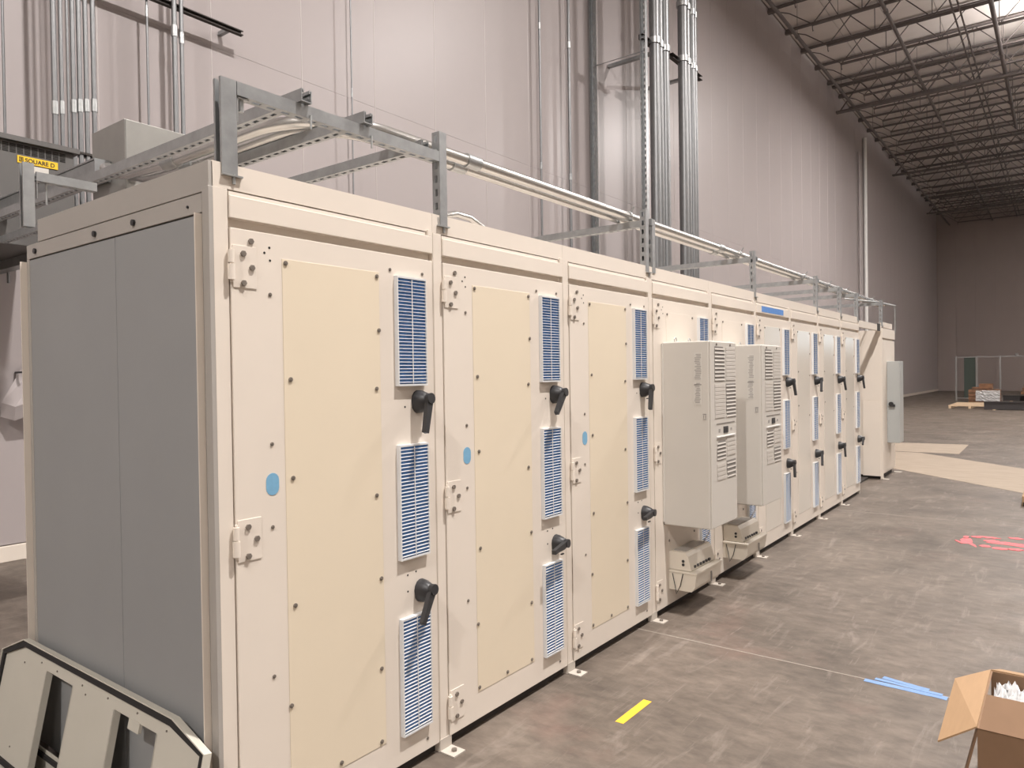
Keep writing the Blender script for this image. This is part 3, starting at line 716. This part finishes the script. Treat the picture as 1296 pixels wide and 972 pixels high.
# ------------------------------------------------------------------ leaning panels
def lean_pt(y, h, off=0):
    """point on the leaning plane: h height along the panel, off towards viewer"""
    a = math.atan2(.105, .5); return Vector((-.135 + h*math.sin(a) - off*math.cos(a), y, .004 + h*math.cos(a) + off*math.sin(a)))
def lprism(mb, yh, off0, off1): 
    a = [lean_pt(y, h, off0) for y, h in yh]; n = lean_pt(0, 0, off1)-lean_pt(0, 0, off0)
    return mb.prism(a, n)
t = thing('leaning_door_panel', 'grey-white door panel with black gasket leaning on the end cabinet', 'panel', (0, 0, 0))
HT = .535
def outline(d): return [(-.02+d, 0+d), (-.02+d, HT-.055-d*.5), (.20+d*.5, HT-d), (1.50-d*.5, HT-d), (1.71-d, HT-.085-d*.5), (1.71-d, 0+d)]
def ring(mb, o1, o2, f0, f1):
    for k in range(len(o1)):
        k2 = (k+1) % len(o1); lprism(mb, [o1[k], o1[k2], o2[k2], o2[k]], f0, f1)
pan = MB(); # plate with two cutouts built from strips
cuts = [(.30, .62), (.98, 1.24)]
lprism(pan, [(-.01, .01), (-.01, HT-.06), (.20, HT-.008), (.30, HT-.008), (.30, .01)], 0, .004)
lprism(pan, [(.62, .01), (.62, HT-.008), (.98, HT-.008), (.98, .01)], 0, .004)
lprism(pan, [(1.24, .01), (1.24, HT-.008), (1.50, HT-.008), (1.70, HT-.09), (1.70, .01)], 0, .004)
for a, b in cuts:
    lprism(pan, [(a, .455), (a, HT-.008), (b, HT-.008), (b, .455)], 0, .004); lprism(pan, [(a, .01), (a, .05), (b, .05), (b, .01)], 0, .004)
    for e in (a, b): lprism(pan, [(e-.003, .05), (e-.003, .455), (e+.003, .455), (e+.003, .05)], -.022, .004)
obj('plate', pan, M['leanp'], t)
r_ = MB(); ring(r_, outline(0), outline(.005), -.010, .018); obj('edge_flange', r_, M['leanp'], t)
r_ = MB(); ring(r_, outline(.009), outline(.030), .004, .014); obj('gasket', r_, M['rubber'], t)
lb = MB(); lprism(lb, [(.42, .42), (.42, .458), (.50, .458), (.50, .42)], -.006, .006); obj('lock_tab', lb, M['leanp'], t, bevel=.003)
for (y, h) in ((1.47, .44), (1.30, .475), (1.14, .475), (.90, .475), (.86, .45), (.68, .48), (.45, .485), (.24, .48), (1.45, .09), (.8, .03)):
    p = lean_pt(y, h, .004); q = lean_pt(y, h, .007); obj('rivet', MB().tube([p, q], .004, 8), M['screw'], t)
t = thing('small_gasket_panel', 'low white panel with black gasket behind the leaning door panel', 'panel', (0, 0, 0))
obj('plate', MB().box(-.052, -.046, .15, 1.45, 0, .105), M['leanp'], t)
obj('gasket', MB().box(-.060, -.052, .16, 1.44, .070, .092), M['rubber'], t)

# ------------------------------------------------------------------ floor items
tag(obj('yellow_tape', MB().prism([(2.076, -.491, 0), (1.782, -.488, 0), (1.783, -.532, 0), (2.077, -.536, 0)], (0, 0, .0012)), M['ytape']), 'short strip of yellow tape on the concrete floor', 'tape')
def strip(a, b, w_, lab, k):
    a = Vector((*a, 0)); b = Vector((*b, 0)); d = (b-a).normalized(); n = Vector((-d.y, d.x, 0))*w_/2
    pts = [a+n, a-n]
    N = 8; e = []
    for q in range(N+1): e.append(a+(b-a)*q/N - n*(1+random.uniform(-.12, .12)))
    f_ = []
    for q in range(N, -1, -1): f_.append(a+(b-a)*q/N + n*(1+random.uniform(-.12, .12)))
    o = obj('blue_floor_tape', MB().prism([p+Vector((0, 0, .0004+k*.0014)) for p in e+f_], (0, 0, .0012)), M['btape2']); tag(o, lab, 'tape', 'blue tape strips on the floor')
strip((2.985, -1.355), (2.975, -1.745), .042, 'blue floor tape, longest lower strip by the concrete joint', 0)
strip((3.075, -1.43), (3.035, -1.655), .036, 'blue floor tape, short upper strip', 0)
strip((3.03, -1.40), (3.005, -1.72), .03, 'blue floor tape, middle strip of the cluster', 1)
def blot(cx_, cy_, a, b, rot, nm, lab):
    pts = []
    for k in range(22):
        th = 2*PI*k/22; rr = 1+random.uniform(-.28, .18)
        x = a*math.cos(th)*rr; y = b*math.sin(th)*rr
        pts.append((cx_+x*math.cos(rot)-y*math.sin(rot), cy_+x*math.sin(rot)+y*math.cos(rot), .0002))
    return pts
t = thing('pink_paint_mark', 'pinkish red spray paint arrow marks on the floor', 'paint mark', (0, 0, 0))
for bi, (x, y, a, b, r) in enumerate(((7.05, -1.46, .10, .045, 0), (6.93, -1.50, .10, .018, .4), (7.10, -1.83, .06, .16, 0), (7.14, -1.66, .05, .05, 0), (6.88, -1.62, .035, .04, 0), (6.84, -1.74, .035, .05, .3),
                        (7.32, -1.62, .03, .07, 0), (7.28, -1.52, .03, .04, .2), (7.4, -1.84, .03, .05, 0), (6.95, -1.40, .06, .012, .5), (7.22, -1.44, .04, .02, 0), (6.86, -1.86, .03, .05, .4))):
    obj('paint_blot', MB().prism(blot(x, y, a*1.35, b*1.3, r, '', '')[::1], (0, 0, .0008+.0004*bi)), M['pink'], t)
# pale patches on floor past the row, set as thin slabs of lighter colour
tag(obj('pale_floor_patch', MB().prism([(15.45, 3.6, 0), (15.5, -.56, 0), (17.65, -.53, 0), (17.2, 3.6, 0)], (0, 0, .003)), M['patch']), 'pale squared patch on the floor beyond the row, farther one', 'patch')
tag(obj('pale_floor_patch', MB().prism([(15.40, 2.4, 0.0), (15.40, .12, 0), (12.5, -2.65, 0), (9.6, -2.8, 0), (12.5, .10, 0), (14.6, 2.2, 0)], (0, 0, .003)), M['patch']), 'pale diagonal patch on the floor beyond the row, nearer one', 'patch')

# cardboard box bottom right
t = thing('cardboard_box', 'open brown cardboard box with plastic wrap inside, bottom right corner', 'box', (0, 0, 0))
X0, X1, Y0, Y1, HB = 1.637, 2.23, -2.42, -1.985, .45
th = .006
obj('near_wall', MB().box(X0, X0+th, Y0, Y1, 0, HB), M['card2'], t)
obj('far_wall', MB().box(X1-th, X1, Y0, Y1, 0, HB), M['card2'], t)
obj('left_wall', MB().prism([(X0+th, Y1, HB), (X1-th, Y1, HB), (X1-th, Y1+.10, .0), (X0+th, Y1+.10, 0)], (0, -th, 0)), M['card2'], t)
obj('right_wall', MB().box(X0+th, X1-th, Y0, Y0+th, 0, HB), M['card2'], t)
obj('bottom', MB().box(X0+th, X1-th, Y0+th, Y1-th, 0, th), M['card'], t)
lf = MB().prism([(X0, Y1, HB), (X1, Y1, HB), (X1-.10, Y1+.115, HB-.03), (X0-.02, Y1+.115, HB-.075)], (0, .002, .005))
obj('flap', lf, M['card'], t)
obj('flap', MB().prism([(X0, Y0, HB), (X0, Y1-.005, HB), (X0+.10, Y1-.02, HB+.085), (X0+.10, Y0+.02, HB+.085)], (-.006, 0, .002)), M['card2'], t)
obj('flap', MB().prism([(X1, Y0, HB), (X1, Y1, HB), (X1+.20, Y1-.02, HB-.06), (X1+.20, Y0+.02, HB-.06)], (0, 0, .005)), M['card'], t)
wr = MB(); n = 40; vs = []
for i in range(n):
    for k in range(n):
        vs.append((X0+.02+(X1-X0-.04)*i/(n-1), Y0+.02+(Y1-Y0-.04)*k/(n-1), .40+.022*math.sin(i*1.3+k*.8)+.014*math.sin(k*2.1-i*.6)+random.uniform(-.012, .012)))
wr._add(vs, [(i*n+k, (i+1)*n+k, (i+1)*n+k+1, i*n+k+1) for i in range(n-1) for k in range(n-1)], True)
tag(obj('plastic_wrap', wr, M['wrap']), 'crumpled clear plastic wrap stuffed inside the open cardboard box', 'wrap')

# small cardboard piece at right edge
t = thing('small_carton', 'small tan carton at the right edge of the picture', 'carton', (10.0, -1.86, 0))
obj('side', MB().box(-.5, .35, -.5, .05, .0, .12), M['card'], t, bevel=.004)
obj('dark_base', MB().box(-.52, -.5, -.5, .04, 0, .05), M['rubber'], t)
# far pile
t = thing('wooden_pallet', 'pale flat wooden pallet lying on the far floor', 'pallet', (36.5, 1.0, 0))
for k in range(5): obj('slat', MB().box(-1.6+.72*k, -1.2+.72*k, -.8, .75, .10, .14), M['wood'], t)
for k in range(3): obj('runner', MB().box(-1.6, 1.7, -.8+.72*k, -.7+.72*k, 0, .10), M['wood'], t)
t = thing('wrapped_bundle', 'brown boards bundled in plastic on the far floor', 'bundle', (39.4, .75, 0))
for k in range(4): obj('board', MB().box(-.5, .5, -.60, .62, .06+.17*k, .20+.17*k), M['brown'], t)
cr_ = MB(); n = 14; vs = []
for i in range(n):
    for k in range(n): vs.append((-.53-random.uniform(0, .05), -.62+.95*i/(n-1), .18+.5*k/(n-1)))
cr_._add(vs, [(i*n+k, i*n+k+1, (i+1)*n+k+1, (i+1)*n+k) for i in range(n-1) for k in range(n-1)])
obj('plastic_cover', cr_, M['wrap'], t)
obj('top_boards', MB().box(-.4, .4, -.3, .2, .74, .98).box(-.3, .3, -.1, .5, .74, .82), M['brown'], t)
obj('block', MB().box(-.5, .5, -.6, -.45, 0, .06).box(-.5, .5, .45, .6, 0, .06), M['wood'], t)
for (x, y0, y1, z0, z1, lab) in ((34.2, -4.5, .40, .02, .34, 'long black steel beam lying nearer on the far floor'), (43.0, -5.2, .25, .05, .32, 'thinner black steel beam lying behind the wrapped bundle')):
    t = thing('steel_beam', lab, 'beam', (x, 0, 0))
    obj('flange', MB().box(-.18, .18, y0, y1, z0, z0+.04).box(-.18, .18, y0, y1, z1-.04, z1), M['blacksteel'], t)
    obj('web', MB().box(-.03, .03, y0, y1, z0+.04, z1-.04).box(-.14, -.12, y0, y1, z0+.04, z1-.04), M['blacksteel'], t)
    obj('bearer', MB().box(-.3, .3, y1-.4, y1-.3, 0, z0).box(-.3, .3, y0+.4, y0+.5, 0, z0), M['wood'], t)
t = thing('board_stack', 'dark brown stack of boards against the far fence', 'stack', (42.0, -1.6, 0))
for k in range(6): obj('board', MB().box(-.5, .5, -1.4, 1.05-.06*k, .42+.17*k, .56+.17*k), M['brown'], t)
obj('bearer', MB().box(-.4, .4, .5, .7, 0, .42).box(-.4, .4, -1.2, -1.0, 0, .42), M['wood'], t)
t = thing('site_fence', 'grey post-and-panel fence across the far end of the floor', 'fence', (44.0, 0, 0))
for y in (2.38, 1.45, .42, -.7, -1.8, -2.9): obj('post', MB().box(-.035, .035, y-.035, y+.035, 0, 2.36), M['fence'], t)
obj('top_rail', MB().box(-.02, .02, -3, 2.38, 2.28, 2.33), M['fence'], t)
obj('bottom_rail', MB().box(-.02, .02, -3, 2.38, .12, .16), M['fence'], t)
obj('dark_panel', MB().box(.02, .03, 1.50, 2.02, .16, 2.28), M['meshdark'], t)
obj('lamp_knob', MB().tube([(0, -.28, 2.33), (0, -.28, 2.45)], .06, 8), M['fence'], t)
